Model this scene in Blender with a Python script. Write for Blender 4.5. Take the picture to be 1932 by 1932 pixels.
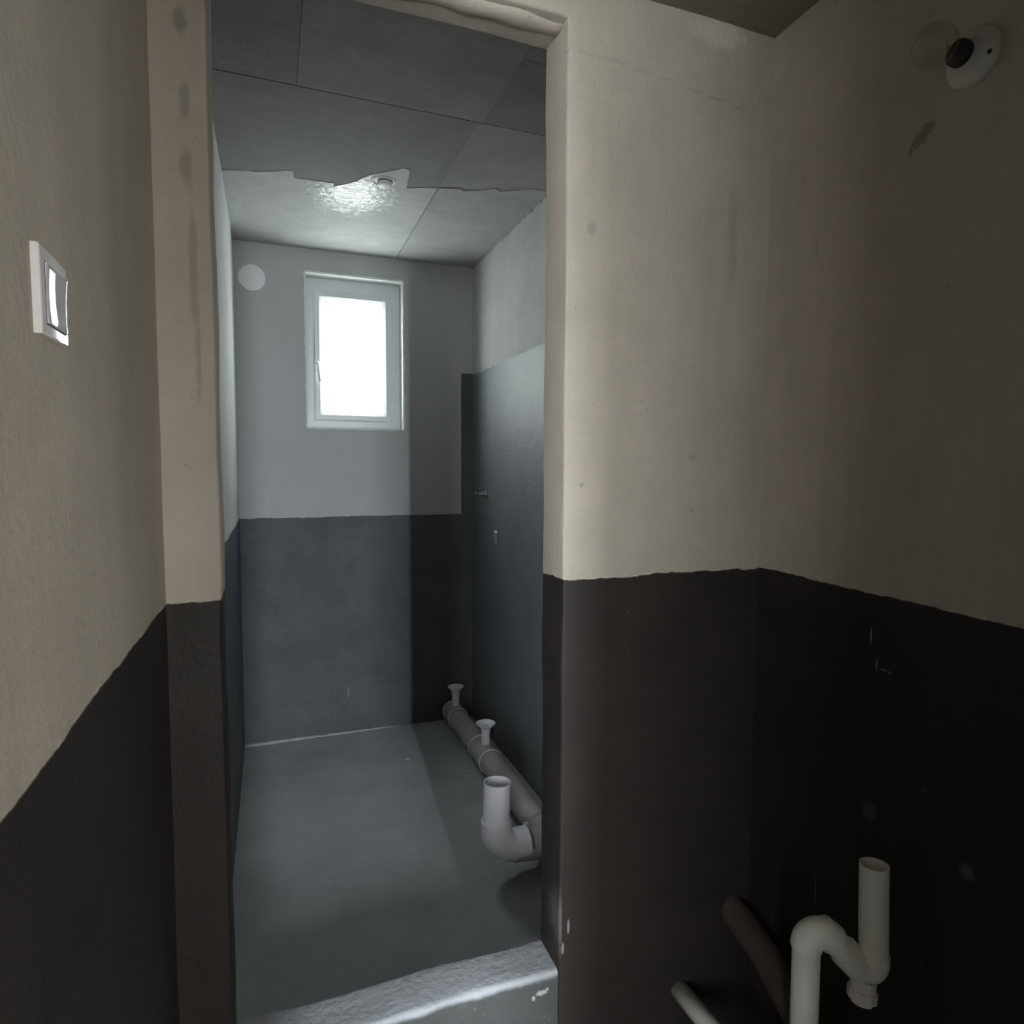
import bpy, bmesh, math, random
from mathutils import Vector, Matrix, noise
random.seed(7)
for o in list(bpy.data.objects): bpy.data.objects.remove(o)
scene = bpy.context.scene
col = scene.collection
PI = math.pi

# ------------------------------------------------------------------ camera
cam_d = bpy.data.cameras.new('camera'); cam = bpy.data.objects.new('camera', cam_d); col.objects.link(cam)
cam_d.sensor_width = 36.0; cam_d.lens = 1213.16 / 1932 * 36.0; cam_d.clip_start = 0.02
RX = Vector((0.93629, -0.35119, 0.00457)); UX = Vector((0.01961, 0.06525, 0.99768)); FX = Vector((0.35067, 0.93403, -0.06798))
m3 = Matrix((RX, UX, -FX)).transposed()
cam.matrix_world = Matrix.Translation((0, 0, 1.5347)) @ m3.to_4x4()
scene.camera = cam

# ------------------------------------------------------------------ light
SKY = (0.93, 0.965, 0.975)
SKY_STRENGTH = 15.0
w = bpy.data.worlds.new('overcast_sky'); scene.world = w; w.use_nodes = True
bg = w.node_tree.nodes['Background']; bg.inputs[0].default_value = (*SKY, 1); bg.inputs[1].default_value = SKY_STRENGTH
scene.view_settings.view_transform = 'Standard'; scene.view_settings.look = 'None'
scene.view_settings.gamma = 1.0; scene.view_settings.use_curve_mapping = False
scene.view_settings.exposure = 0.0

def area(name, loc, aim, sx, sy, power, color, portal=False, spread=180):
    d = bpy.data.lights.new(name, 'AREA'); d.shape = 'RECTANGLE'; d.size = sx; d.size_y = sy
    d.energy = power; d.color = color
    d.spread = math.radians(spread)
    o = bpy.data.objects.new(name, d); col.objects.link(o); o.location = loc
    o.rotation_euler = (Vector(aim) - Vector(loc)).to_track_quat('-Z', 'Y').to_euler()
    if portal: d.cycles.is_portal = True
    return o
# daylight of the bathroom window: the sky itself, sampled through a portal
area('bathroom_window_portal', (0.465, 3.895, 2.17), (0.465, 0, 2.17), 0.52, 0.84, 1, (1, 1, 1), True)
# daylight of the hall behind the photographer: two windows and the gap of a half open door in its far wall
area('hall_window_daylight_offscreen', (1.7, -2.62, 1.3), (1.7, 0, 1.3), 1.6, 1.6, 145, (1.0, 0.96, 0.90))
area('hall_side_window_daylight_offscreen', (-1.65, -2.62, 1.5), (-1.65, 0, 1.5), 0.9, 1.8, 122, (0.95, 0.975, 1.0))
area('hall_door_gap_daylight_offscreen', (0.269, -2.62, 1.775), (0.269, 0, 1.775), 0.08, 1.55, 200, (0.88, 0.95, 1.0))

# ------------------------------------------------------------------ measures (metres)
XL, XLI, XR, XRI = -0.1682, -0.1601, 1.0703, 1.1463     # left / inner left / right / inner right wall faces
Y1, Y2, YB = 1.2, 1.3095, 3.7355                        # partition front, back; window wall
OL, OR = -0.0828, 0.5641                                # doorway sides
ZC, ZO = 2.7192, 2.492                                  # inner ceiling, outer ceiling
ZLIN = 2.418
YH = -0.9                                               # wall behind the photographer

# ------------------------------------------------------------------ node helpers
class NT:
    def __init__(self, name):
        self.m = bpy.data.materials.new(name); self.m.use_nodes = True
        self.t = self.m.node_tree; self.bsdf = self.t.nodes['Principled BSDF']
        self._pos = None
    def node(self, typ, **kw):
        n = self.t.nodes.new(typ)
        for k, v in kw.items(): setattr(n, k, v)
        return n
    def put(self, sock, v):
        if hasattr(v, 'is_output'): self.t.links.new(v, sock)
        else: sock.default_value = v
    def math(self, op, a, b=None, c=None, clamp=False):
        n = self.node('ShaderNodeMath', operation=op, use_clamp=clamp)
        self.put(n.inputs[0], a)
        if b is not None: self.put(n.inputs[1], b)
        if c is not None: self.put(n.inputs[2], c)
        return n.outputs[0]
    def pos(self):
        if self._pos is None:
            g = self.node('ShaderNodeNewGeometry'); self._pos = g.outputs['Position']
            s = self.node('ShaderNodeSeparateXYZ'); self.t.links.new(self._pos, s.inputs[0]); self.xyz = s.outputs
        return self._pos
    def noise(self, scale, detail=4, rough=0.55, stretch=None, off=0.0, dist=0.0):
        p = self.pos()
        if stretch or off:
            mp = self.node('ShaderNodeMapping'); self.t.links.new(p, mp.inputs[0])
            mp.inputs['Scale'].default_value = stretch or (1, 1, 1); mp.inputs['Location'].default_value = (off, off * 1.7, off * 0.6)
            p = mp.outputs[0]
        n = self.node('ShaderNodeTexNoise'); self.t.links.new(p, n.inputs['Vector'])
        n.inputs['Scale'].default_value = scale; n.inputs['Detail'].default_value = detail
        n.inputs['Roughness'].default_value = rough; n.inputs['Distortion'].default_value = dist
        return n.outputs['Fac']
    def ramp(self, v, a, b, lo=0.0, hi=1.0):
        n = self.node('ShaderNodeMapRange'); n.interpolation_type = 'SMOOTHSTEP'
        self.put(n.inputs[0], v); n.inputs[1].default_value = a; n.inputs[2].default_value = b
        n.inputs[3].default_value = lo; n.inputs[4].default_value = hi
        return n.outputs[0]
    def mix(self, f, a, b, blend='MIX'):
        n = self.node('ShaderNodeMix', data_type='RGBA', blend_type=blend)
        self.put(n.inputs[0], f)
        for i, v in ((6, a), (7, b)):
            if isinstance(v, tuple): v = (*v[:3], 1)
            self.put(n.inputs[i], v)
        return n.outputs[2]
    def spots(self, lst, wob=0.35):
        """mask of stains: (cx,cy,cz, rx,ry,rz[, soft]); wobbly outlines"""
        p = self.pos(); total = None
        nz = self.noise(38, 3)
        for s in lst:
            acc = None
            for i in range(3):
                d = self.math('MULTIPLY', self.math('SUBTRACT', self.xyz[i], s[i]), 1.0 / s[3 + i])
                d2 = self.math('MULTIPLY', d, d)
                acc = d2 if acc is None else self.math('ADD', acc, d2)
            r = self.math('SQRT', acc)
            r = self.math('ADD', r, self.math('MULTIPLY', self.math('SUBTRACT', nz, 0.5), wob * 4))
            soft = s[6] if len(s) > 6 else 0.3
            wgt = s[7] if len(s) > 7 else 1.0
            k = self.ramp(r, 1 - soft, 1 + soft, wgt, 0)
            total = k if total is None else self.math('MAXIMUM', total, k)
        return total
    def bump(self, h, strength, dist=0.01):
        b = self.node('ShaderNodeBump'); b.inputs['Strength'].default_value = strength; b.inputs['Distance'].default_value = dist
        self.t.links.new(h, b.inputs['Height']); self.t.links.new(b.outputs[0], self.bsdf.inputs['Normal'])

def wall_mat(name, base, coat, zedge, var=0.12, strip=None, dark_spots=(), light_spots=(), coat_spots=(), seed=0.0, streak=0.10, rag=1.0, coat_rough=0.62, coat_spec=0.0, tilt=None, top_dirt=None, ior=1.5):
    """plaster above, brushed dark waterproof coat below zedge with a ragged hand-painted edge"""
    n = NT(name); n.pos(); x, y, z = n.xyz
    big = n.noise(2.6, 3, 0.6, off=seed + 1); mid = n.noise(11, 4, 0.6, off=seed + 3); fine = n.noise(90, 2, 0.6, off=seed)
    vert = n.noise(3.2, 2, 0.6, stretch=(4, 4, 0.35), off=seed + 5)
    pits = n.ramp(n.noise(55, 2, 0.5, off=seed + 9), 0.70, 0.76)
    f = n.math('ADD', n.math('MULTIPLY', n.math('SUBTRACT', big, 0.5), var * 3.0), n.math('MULTIPLY', n.math('SUBTRACT', mid, 0.5), var * 1.6))
    f = n.math('ADD', f, n.math('MULTIPLY', n.math('SUBTRACT', vert, 0.5), streak * 3.2))
    f = n.math('ADD', f, n.math('MULTIPLY', n.math('SUBTRACT', fine, 0.5), var * 1.1))
    f = n.math('ADD', 1.0, f)
    v = n.node('ShaderNodeVectorMath', operation='SCALE'); v.inputs[0].default_value = base; n.put(v.inputs['Scale'], f)
    c = v.outputs[0]
    c = n.mix(n.math('MULTIPLY', pits, 0.25), c, tuple(q * 0.45 for q in base))
    if dark_spots: c = n.mix(n.math('MULTIPLY', n.spots(dark_spots), 0.75), c, tuple(q * 0.45 for q in base))
    if light_spots: c = n.mix(n.math('MULTIPLY', n.spots(light_spots), 0.6), c, tuple(min(.8, q * 1.5) for q in base))
    if top_dirt:
        tz = n.math('ADD', z, n.math('MULTIPLY', n.math('SUBTRACT', n.noise(22, 4, 0.65, off=seed + 15), 0.5), 0.06))
        c = n.mix(n.math('MULTIPLY', n.ramp(tz, top_dirt - 0.012, top_dirt + 0.002), 0.8), c, tuple(q * 0.2 for q in base))
    rough = 0.92
    if coat is not None:
        e1 = n.math('MULTIPLY', n.math('SUBTRACT', n.noise(7, 3, 0.6, off=seed + 2), 0.5), 0.055 * rag)
        e2 = n.math('MULTIPLY', n.math('SUBTRACT', n.noise(45, 4, 0.7, off=seed + 4), 0.5), 0.022 * rag)
        zz = n.math('ADD', z, n.math('ADD', e1, e2))
        if tilt: zz = n.math('SUBTRACT', zz, n.math('MULTIPLY', n.math('SUBTRACT', (x, y)[tilt[0]], tilt[1]), tilt[2]))
        mask = n.ramp(zz, zedge - 0.0015, zedge + 0.0015, 1, 0)
        if strip:      # a higher coated strip beside the corner
            sx = n.ramp(n.math('ADD', x, n.math('MULTIPLY', e2, 1.0)), strip[0] - 0.002, strip[0] + 0.002)
            sz = n.ramp(zz, strip[1] - 0.002, strip[1] + 0.002, 1, 0)
            mask = n.math('MAXIMUM', mask, n.math('MULTIPLY', sx, sz))
        cb = n.noise(5, 3, 0.65, off=seed + 6); cf = n.noise(70, 2, 0.6, off=seed + 7)
        cv = n.math('ADD', 0.45, n.math('ADD', n.math('MULTIPLY', cb, 0.75), n.math('MULTIPLY', cf, 0.35)))
        v2 = n.node('ShaderNodeVectorMath', operation='SCALE'); v2.inputs[0].default_value = coat; n.put(v2.inputs['Scale'], cv)
        cc = v2.outputs[0]
        speck = n.ramp(n.noise(48, 2, 0.5, off=seed + 11), 0.765, 0.79)
        cc = n.mix(n.math('MULTIPLY', speck, 0.12), cc, (0.35, 0.33, 0.3))
        if coat_spots: cc = n.mix(n.math('MULTIPLY', n.spots(coat_spots, 0.25), 0.85), cc, (0.36, 0.34, 0.32))
        # bare chalky line where the brush lifted
        lip = n.math('MULTIPLY', n.ramp(zz, zedge + 0.0015, zedge + 0.007, 1, 0), n.ramp(n.noise(16, 3, 0.6, off=seed + 13), 0.5, 0.62))
        c = n.mix(n.math('MULTIPLY', lip, 0.35), c, tuple(min(.8, q * 1.6) for q in base))
        c = n.mix(mask, c, cc)
        rough = n.math('SUBTRACT', 0.93, n.math('MULTIPLY', mask, 0.93 - coat_rough))
    n.t.links.new(c, n.bsdf.inputs['Base Color'])
    n.put(n.bsdf.inputs['Roughness'], rough); n.bsdf.inputs['IOR'].default_value = ior
    n.put(n.bsdf.inputs['Specular IOR Level'], 0.3 if coat is None else n.math('ADD', 0.3, n.math('MULTIPLY', mask, coat_spec)))
    h = n.math('ADD', n.math('MULTIPLY', mid, 0.6), n.math('MULTIPLY', fine, 0.35))
    n.bump(h, 0.22, 0.02)
    return n.m

def simple_mat(name, colr, rough=0.5, spec=0.5, var=0.08, scale=25, metallic=0.0, bump=0.05):
    n = NT(name); n.pos()
    a = n.noise(scale, 4); b = n.noise(scale * 6, 3)
    f = n.math('ADD', 1.0, n.math('ADD', n.math('MULTIPLY', n.math('SUBTRACT', a, 0.5), var * 3), n.math('MULTIPLY', n.math('SUBTRACT', b, 0.5), var)))
    v = n.node('ShaderNodeVectorMath', operation='SCALE'); v.inputs[0].default_value = colr; n.put(v.inputs['Scale'], f)
    n.t.links.new(v.outputs[0], n.bsdf.inputs['Base Color'])
    n.bsdf.inputs['Roughness'].default_value = rough; n.bsdf.inputs['Specular IOR Level'].default_value = spec
    n.bsdf.inputs['Metallic'].default_value = metallic
    if bump: n.bump(b, bump, 0.003)
    return n.m

# ------------------------------------------------------------------ materials
BEIGE = (0.44, 0.398, 0.335)
COAT_O = (0.028, 0.0235, 0.0195)
COAT_I = (0.108, 0.118, 0.125)
M = {}
M['left'] = wall_mat('beige_plaster_left', BEIGE, COAT_O, 1.3054, seed=1.0, streak=0.075, rag=0.28,
    dark_spots=[(XL, 0.35, 2.2, .05, .02, .5, .5, .3)])
M['partition'] = wall_mat('beige_plaster_partition', BEIGE, COAT_O, 1.3054, seed=4.0, streak=0.06, rag=0.5,
    dark_spots=[(-0.125, Y1, 2.33, .006, .05, .022, .4, .6), (-0.122, Y1, 2.25, .011, .05, .022, .4, .8), (-0.118, Y1, 2.13, .008, .05, .03, .5, .6),
                (-0.118, Y1, 2.02, .009, .05, .03, .5, .6), (-0.112, Y1, 1.86, .006, .05, .10, .5, .55), (-0.108, Y1, 1.73, .004, .05, .07, .5, .5),
                (0.606, Y1, 2.358, 0.022, .05, .0035, .7, 0.22), (0.668, Y1, 2.356, 0.03, .05, .0035, .7, 0.25), (0.736, Y1, 2.352, 0.022, .05, .0035, .7, 0.3), (0.797, Y1, 2.347, 0.026, .05, .0035, .7, 0.2), (0.860, Y1, 2.339, 0.02, .05, .0035, .7, 0.3), (0.918, Y1, 2.333, 0.026, .05, .0035, .7, 0.42), (0.979, Y1, 2.324, 0.018, .05, .0035, .7, 0.3), (0.97, Y1, 2.05, .012, .05, .10, .8, .35),
                (0.605, Y1, 1.50, .004, .05, .005, .3, .7), (0.62, Y1, 2.02, .01, .05, .012, .5, .5), (0.88, Y1, 1.56, .012, .05, .006, .5, .4)],
    light_spots=[(0.92, Y1, 2.468, .06, .05, .026, .4, 1.0)],
    coat_spots=[(0.585, Y1, 0.545, .003, .1, .016, .3, .7), (0.572, Y1, 0.50, .003, .1, .012, .3, .6), (0.566, Y1, 0.56, .003, .05, .06, .7, .3)])
M['right'] = wall_mat('beige_plaster_right', BEIGE, COAT_O, 1.3054, seed=9.0, streak=0.08, rag=0.3, tilt=(1, 1.2, 0.02),
    dark_spots=[(XR, 0.826, 2.121, .05, .014, .012, .25, 1.0), (XR, 0.836, 2.112, .05, .014, .013, .25, 1.0), (XR, 0.846, 2.104, .05, .011, .011, .25, 1.0), (XR, 0.855, 2.096, .05, .005, .008, .3, 1.0), (XR, 1.10, 2.15, .05, .004, .01, .4, .5), (XR, 1.06, 2.0, .05, .004, .02, .4, .4)],
    coat_spots=[(XR, 0.893, 1.216, .05, .0016, .016, .2, .8), (XR, 0.878, 1.165, .05, .0016, .012, .2, .6), (XR, 0.85, 1.158, .05, .003, .003, .3, .5), (XR, 0.862, 1.160, .05, .008, .002, .3, .4),
                (XR, 0.88, 0.877, .05, .014, .014, .7, .18), (XR, 0.693, 0.87, .05, .010, .012, .7, .3), (XR, 1.0, 0.64, .05, .0012, .035, .2, .5)])
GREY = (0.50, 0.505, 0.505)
M['back'] = wall_mat('grey_plaster_back', GREY, COAT_I, 1.2576, seed=14.0, streak=0.03, var=0.05, rag=0.35, strip=(1.075, 2.095),
    coat_spots=[(0.398, YB, 0.24, .006, .05, .028, .6, .5)], light_spots=[(0.92, YB, 1.30, .05, .05, .02, .8, .25)])
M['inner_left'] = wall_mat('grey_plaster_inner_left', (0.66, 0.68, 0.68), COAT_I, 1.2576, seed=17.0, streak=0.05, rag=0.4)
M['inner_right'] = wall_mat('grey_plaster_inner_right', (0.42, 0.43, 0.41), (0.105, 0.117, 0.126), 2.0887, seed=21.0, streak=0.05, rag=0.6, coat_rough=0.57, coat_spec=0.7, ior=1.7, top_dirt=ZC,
    coat_spots=[])
M['hall'] = wall_mat('hall_plaster', (0.20, 0.185, 0.165), None, 0, seed=30.0)
def floor_mat():
    n = NT('grey_cement_floor'); n.pos()
    a = n.noise(3.5, 5, 0.6); b = n.noise(60, 4, 0.7); s = n.ramp(n.noise(42, 2, 0.5), 0.75, 0.78)
    f = n.math('ADD', 0.55, n.math('ADD', n.math('MULTIPLY', a, 0.6), n.math('MULTIPLY', b, 0.3)))
    v = n.node('ShaderNodeVectorMath', operation='SCALE'); v.inputs[0].default_value = (0.41, 0.435, 0.44); n.put(v.inputs['Scale'], f)
    c = n.mix(n.math('MULTIPLY', s, 0.4), v.outputs[0], (0.3, 0.3, 0.29))
    n.t.links.new(c, n.bsdf.inputs['Base Color']); n.bsdf.inputs['Roughness'].default_value = 0.75
    n.bsdf.inputs['Specular IOR Level'].default_value = 0.35
    n.bump(n.math('ADD', a, b), 0.25, 0.012); return n.m
M['floor'] = floor_mat()
M['floor_dark'] = simple_mat('dark_coat_low_bounce', (0.03, 0.027, 0.024), 0.8, 0.3, 0.15, 8, bump=0.1)  # unseen hall surfaces get it too, made dark to cut bounce light
def concrete(name, base, glossy=False, seed=0.0):
    n = NT(name); n.pos()
    big = n.noise(2.2, 6, 0.65, off=seed, dist=0.6); mid = n.noise(12, 5, 0.6, off=seed + 2); fine = n.noise(110, 3, 0.6, off=seed)
    st = n.noise(4, 4, 0.6, stretch=(0.4, 5, 1), off=seed + 8)
    f = n.math('ADD', 0.38, n.math('ADD', n.math('MULTIPLY', big, 0.62), n.math('ADD', n.math('MULTIPLY', mid, 0.35), n.math('ADD', n.math('MULTIPLY', fine, 0.12), n.math('MULTIPLY', st, 0.2)))))
    v = n.node('ShaderNodeVectorMath', operation='SCALE'); v.inputs[0].default_value = base; n.put(v.inputs['Scale'], f)
    rust = n.ramp(n.noise(5, 4, 0.6, off=seed + 5), 0.62, 0.8)
    c = n.mix(n.math('MULTIPLY', rust, 0.35), v.outputs[0], (base[0] * .72, base[1] * .62, base[2] * .5))
    oi = n.node('ShaderNodeObjectInfo')
    c = n.mix(1.0, c, n.ramp(oi.outputs['Random'], 0.0, 1.0, 0.88, 1.1), 'MULTIPLY')
    n.t.links.new(c, n.bsdf.inputs['Base Color'])
    if glossy:   # smooth form-oil skin in the middle of the panel
        g = n.spots([(0.36, 2.93, ZC, .15, .20, .1, .5)], 0.5)
        gs = n.math('MULTIPLY', g, n.ramp(n.noise(30, 4, 0.6, stretch=(0.7, 1.6, 1), off=6), 0.42, 0.56, 0.55, 1.0))
        n.put(n.bsdf.inputs['Roughness'], n.math('SUBTRACT', 0.75, n.math('MULTIPLY', gs, 0.56)))
        wv = n.noise(26, 3, 0.6, stretch=(1.2, 2.2, 1), off=3)
        n.bump(n.math('ADD', n.math('MULTIPLY', wv, n.math('MULTIPLY', g, 0.9)), n.math('MULTIPLY', mid, 0.3)), 0.35, 0.02)
        n.bsdf.inputs['Specular IOR Level'].default_value = 0.6
    else:
        n.bsdf.inputs['Roughness'].default_value = 0.85; n.bsdf.inputs['Specular IOR Level'].default_value = 0.3
        n.bump(n.math('ADD', mid, fine), 0.2, 0.012)
    return n.m
M['ceil'] = concrete('grey_concrete_ceiling', (0.265, 0.268, 0.26))
M['ceil_patch'] = concrete('pale_smooth_concrete', (0.41, 0.42, 0.405), True, 4.0)
M['ceil_outer'] = concrete('dingy_outer_ceiling', (0.22, 0.20, 0.16), False, 9.0)
M['joint'] = simple_mat('joint_dark', (0.05, 0.05, 0.045), 0.95, 0.2)
def sill_mat():
    n = NT('pale_cement_threshold'); n.pos(); x, y, z = n.xyz
    a = n.noise(9, 5, 0.6); b = n.noise(70, 4, 0.6); s = n.ramp(n.noise(30, 3, 0.6, off=5), 0.62, 0.72)
    f = n.math('ADD', 0.6, n.math('ADD', n.math('MULTIPLY', a, 0.45), n.math('MULTIPLY', b, 0.35)))
    v = n.node('ShaderNodeVectorMath', operation='SCALE'); v.inputs[0].default_value = (0.335, 0.35, 0.37); n.put(v.inputs['Scale'], f)
    low = n.ramp(n.math('ADD', z, n.math('MULTIPLY', n.math('SUBTRACT', n.noise(14, 4, 0.6), 0.5), 0.02)), 0.427, 0.441, 1, 0)
    coat = n.mix(s, (0.06, 0.063, 0.062), (0.11, 0.114, 0.112))
    c = n.mix(low, v.outputs[0], coat)
    c = n.mix(n.math('MULTIPLY', n.spots([(0.525, 1.215, 0.404, .012, .03, .005, .5, .9), (0.508, 1.215, 0.397, .004, .03, .006, .5, .9), (0.54, 1.215, 0.409, .003, .03, .003, .4, .8)], 0.6), 0.7), c, (0.5, 0.52, 0.5))
    n.t.links.new(c, n.bsdf.inputs['Base Color']); n.bsdf.inputs['Roughness'].default_value = 0.8
    n.bump(n.math('ADD', a, b), 0.3, 0.012); return n.m
M['sill'] = sill_mat()
M['cement'] = simple_mat('pale_cement_mortar', (0.42, 0.405, 0.40), 0.85, 0.3, 0.15, 20, bump=0.2)
M['pvc'] = simple_mat('white_pvc', (0.88, 0.89, 0.92), 0.38, 0.45, 0.05, 14, bump=0.02)
M['pvc_dusty'] = simple_mat('dusty_grey_pvc', (0.45, 0.44, 0.42), 0.55, 0.35, 0.16, 9, bump=0.06)
M['pvc_white2'] = simple_mat('white_basin_pvc', (0.84, 0.84, 0.77), 0.4, 0.45, 0.05, 14, bump=0.02)
M['pvc_coated'] = simple_mat('pipe_smeared_with_dark_coat', (0.075, 0.060, 0.052), 0.8, 0.25, 0.2, 12, bump=0.08)
M['frame'] = simple_mat('white_upvc_frame', (0.74, 0.77, 0.78), 0.35, 0.5, 0.02, 20, bump=0.0)
M['putty'] = simple_mat('white_putty_reveal', (0.78, 0.80, 0.78), 0.8, 0.3, 0.06, 22, bump=0.2)
M['gasket'] = simple_mat('dark_gasket', (0.10, 0.10, 0.11), 0.6, 0.3)
M['switch'] = simple_mat('white_glossy_plastic', (0.68, 0.67, 0.66), 0.12, 0.5, 0.01, 20, bump=0.0)
M['switch_rocker'] = simple_mat('pearl_grey_rocker_plastic', (0.52, 0.53, 0.56), 0.09, 0.6, 0.01, 20, bump=0.0)
M['vent'] = simple_mat('white_cover_plastic', (0.84, 0.84, 0.84), 0.5, 0.4, 0.02, 20, bump=0.0)
M['ceramic'] = simple_mat('white_lamp_base', (0.56, 0.56, 0.53), 0.45, 0.4, 0.04, 20, bump=0.0)
M['black'] = simple_mat('black_bakelite', (0.02, 0.019, 0.017), 0.5, 0.4, 0.05, 20, bump=0.0)
M['metal'] = simple_mat('dull_chrome', (0.55, 0.55, 0.55), 0.3, 0.5, 0.03, 20, 1.0, bump=0.0)
def glass_mat(name, tint, ior=1.45, rough=0.0):
    m = bpy.data.materials.new(name); m.use_nodes = True; t = m.node_tree
    for n in list(t.nodes): t.nodes.remove(n)
    out = t.nodes.new('ShaderNodeOutputMaterial'); mx = t.nodes.new('ShaderNodeMixShader')
    tr = t.nodes.new('ShaderNodeBsdfTransparent'); tr.inputs[0].default_value = (*tint, 1)
    gl = t.nodes.new('ShaderNodeBsdfGlossy'); gl.inputs['Roughness'].default_value = rough
    lw = t.nodes.new('ShaderNodeLayerWeight'); lw.inputs[0].default_value = 0.5
    pw = t.nodes.new('ShaderNodeMath'); pw.operation = 'POWER'; pw.inputs[1].default_value = 5.0; t.links.new(lw.outputs['Facing'], pw.inputs[0])
    fr = t.nodes.new('ShaderNodeMath'); fr.operation = 'MULTIPLY_ADD'; fr.inputs[1].default_value = 0.5; fr.inputs[2].default_value = ior * 0.04
    t.links.new(pw.outputs[0], fr.inputs[0])
    t.links.new(fr.outputs[0], mx.inputs[0]); t.links.new(tr.outputs[0], mx.inputs[1]); t.links.new(gl.outputs[0], mx.inputs[2])
    t.links.new(mx.outputs[0], out.inputs[0]); return m
M['glass'] = glass_mat('window_glass', (0.97, 0.99, 0.98))
M['bulb'] = glass_mat('clear_bulb_glass', (0.93, 0.92, 0.89), 1.5)

# ------------------------------------------------------------------ mesh helpers
def obj(name, bm, mat, parent=None, smooth=False):
    bmesh.ops.recalc_face_normals(bm, faces=bm.faces)
    me = bpy.data.meshes.new(name); bm.to_mesh(me); bm.free()
    me.materials.append(mat)
    if smooth:
        for p in me.polygons: p.use_smooth = True
    o = bpy.data.objects.new(name, me); col.objects.link(o)
    if parent is not None:
        o.parent = parent
        o.matrix_parent_inverse = parent.matrix_world.inverted() if parent.type == 'EMPTY' else Matrix()
    return o
def smooth_angle(o, deg=40):
    for p in o.data.polygons: p.use_smooth = True
    o.data.update()
    bm = bmesh.new(); bm.from_mesh(o.data)
    for e in bm.edges:
        if len(e.link_faces) == 2 and e.calc_face_angle(0) > math.radians(deg): e.smooth = False
    bm.to_mesh(o.data); bm.free()
def empty(name, loc, label, cat, group=None):
    e = bpy.data.objects.new(name, None); col.objects.link(e); e.location = loc; e.empty_display_size = 0.05
    e['label'] = label; e['category'] = cat
    if group: e['group'] = group
    bpy.context.view_layer.update()
    return e
def tag(o, label, cat, group=None):
    o['label'] = label; o['category'] = cat
    if group: o['group'] = group
    return o
def structure(o): o['kind'] = 'structure'; return o
def box(bm, x0, x1, y0, y1, z0, z1):
    r = bmesh.ops.create_cube(bm, size=1.0, matrix=Matrix.Translation(((x0 + x1) / 2, (y0 + y1) / 2, (z0 + z1) / 2)) @ Matrix.Diagonal((x1 - x0, y1 - y0, z1 - z0, 1)))
    return r['verts']
def gridcut(bm, step):
    lo = [min(v.co[i] for v in bm.verts) for i in range(3)]; hi = [max(v.co[i] for v in bm.verts) for i in range(3)]
    for i in range(3):
        n = int((hi[i] - lo[i]) / step)
        for k in range(1, n):
            pt = [0, 0, 0]; pt[i] = lo[i] + (hi[i] - lo[i]) * k / n
            nm = [0, 0, 0]; nm[i] = 1
            bmesh.ops.bisect_plane(bm, geom=bm.verts[:] + bm.edges[:] + bm.faces[:], plane_co=pt, plane_no=nm, dist=1e-5)
def ripple(bm, amp=0.002, scale=6.0, amp2=0.0008):
    bm.normal_update()
    for v in bm.verts:
        v.co += v.normal * (noise.noise(v.co * scale) * amp + noise.noise(v.co * scale * 7) * amp2)
def slab(name, x0, x1, y0, y1, z0, z1, mat, step=0.09, bev=0.006, amp=0.0018, parent=None):
    bm = bmesh.new(); box(bm, x0, x1, y0, y1, z0, z1)
    if bev: bmesh.ops.bevel(bm, geom=bm.edges[:], offset=bev, segments=3, affect='EDGES', profile=0.5)
    gridcut(bm, step); ripple(bm, amp)
    o = obj(name, bm, mat, parent); smooth_angle(o, 50); return o
def bev_box(x0, x1, y0, y1, z0, z1, bev=0.002, seg=2):
    bm = bmesh.new(); box(bm, x0, x1, y0, y1, z0, z1)
    bmesh.ops.bevel(bm, geom=bm.edges[:], offset=bev, segments=seg, affect='EDGES', profile=0.6); return bm
def rounded_path(pts, rad, seg=8):
    pts = [Vector(p) for p in pts]; out = [pts[0]]
    for i in range(1, len(pts) - 1):
        a = (pts[i - 1] - pts[i]).normalized(); b = (pts[i + 1] - pts[i]).normalized()
        ang = a.angle(b); t = rad / math.tan(ang / 2)
        t = min(t, (pts[i - 1] - pts[i]).length * 0.95, (pts[i + 1] - pts[i]).length * 0.95)
        r = t * math.tan(ang / 2)
        c = pts[i] + (a + b).normalized() * (r / math.sin(ang / 2))
        p0 = pts[i] + a * t; p1 = pts[i] + b * t
        v0 = p0 - c; v1 = p1 - c; axis = v0.cross(v1).normalized(); tot = v0.angle(v1)
        for k in range(seg + 1):
            out.append(c + Matrix.Rotation(tot * k / seg, 3, axis) @ v0)
    out.append(pts[-1]); return out
def sweep(bm, path, radii, seg=28, caps=(True, True)):
    path = [Vector(p) for p in path]
    if not isinstance(radii, (list, tuple)): radii = [radii] * len(path)
    tang = []
    for i in range(len(path)):
        a = path[max(i - 1, 0)]; b = path[min(i + 1, len(path) - 1)]; tang.append((b - a).normalized())
    up = Vector((0, 0, 1)) if abs(tang[0].z) < 0.9 else Vector((1, 0, 0))
    u = tang[0].cross(up).normalized(); rings = []
    for i, p in enumerate(path):
        u = (u - tang[i] * u.dot(tang[i])).normalized(); v = tang[i].cross(u)
        rings.append([bm.verts.new(p + (u * math.cos(2 * PI * k / seg) + v * math.sin(2 * PI * k / seg)) * radii[i]) for k in range(seg)])
    for r0, r1 in zip(rings, rings[1:]):
        for k in range(seg): bm.faces.new((r0[k], r0[(k + 1) % seg], r1[(k + 1) % seg], r1[k]))
    if caps[0]: bm.faces.new(rings[0][::-1])
    if caps[1]: bm.faces.new(rings[-1])
    return rings
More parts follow.
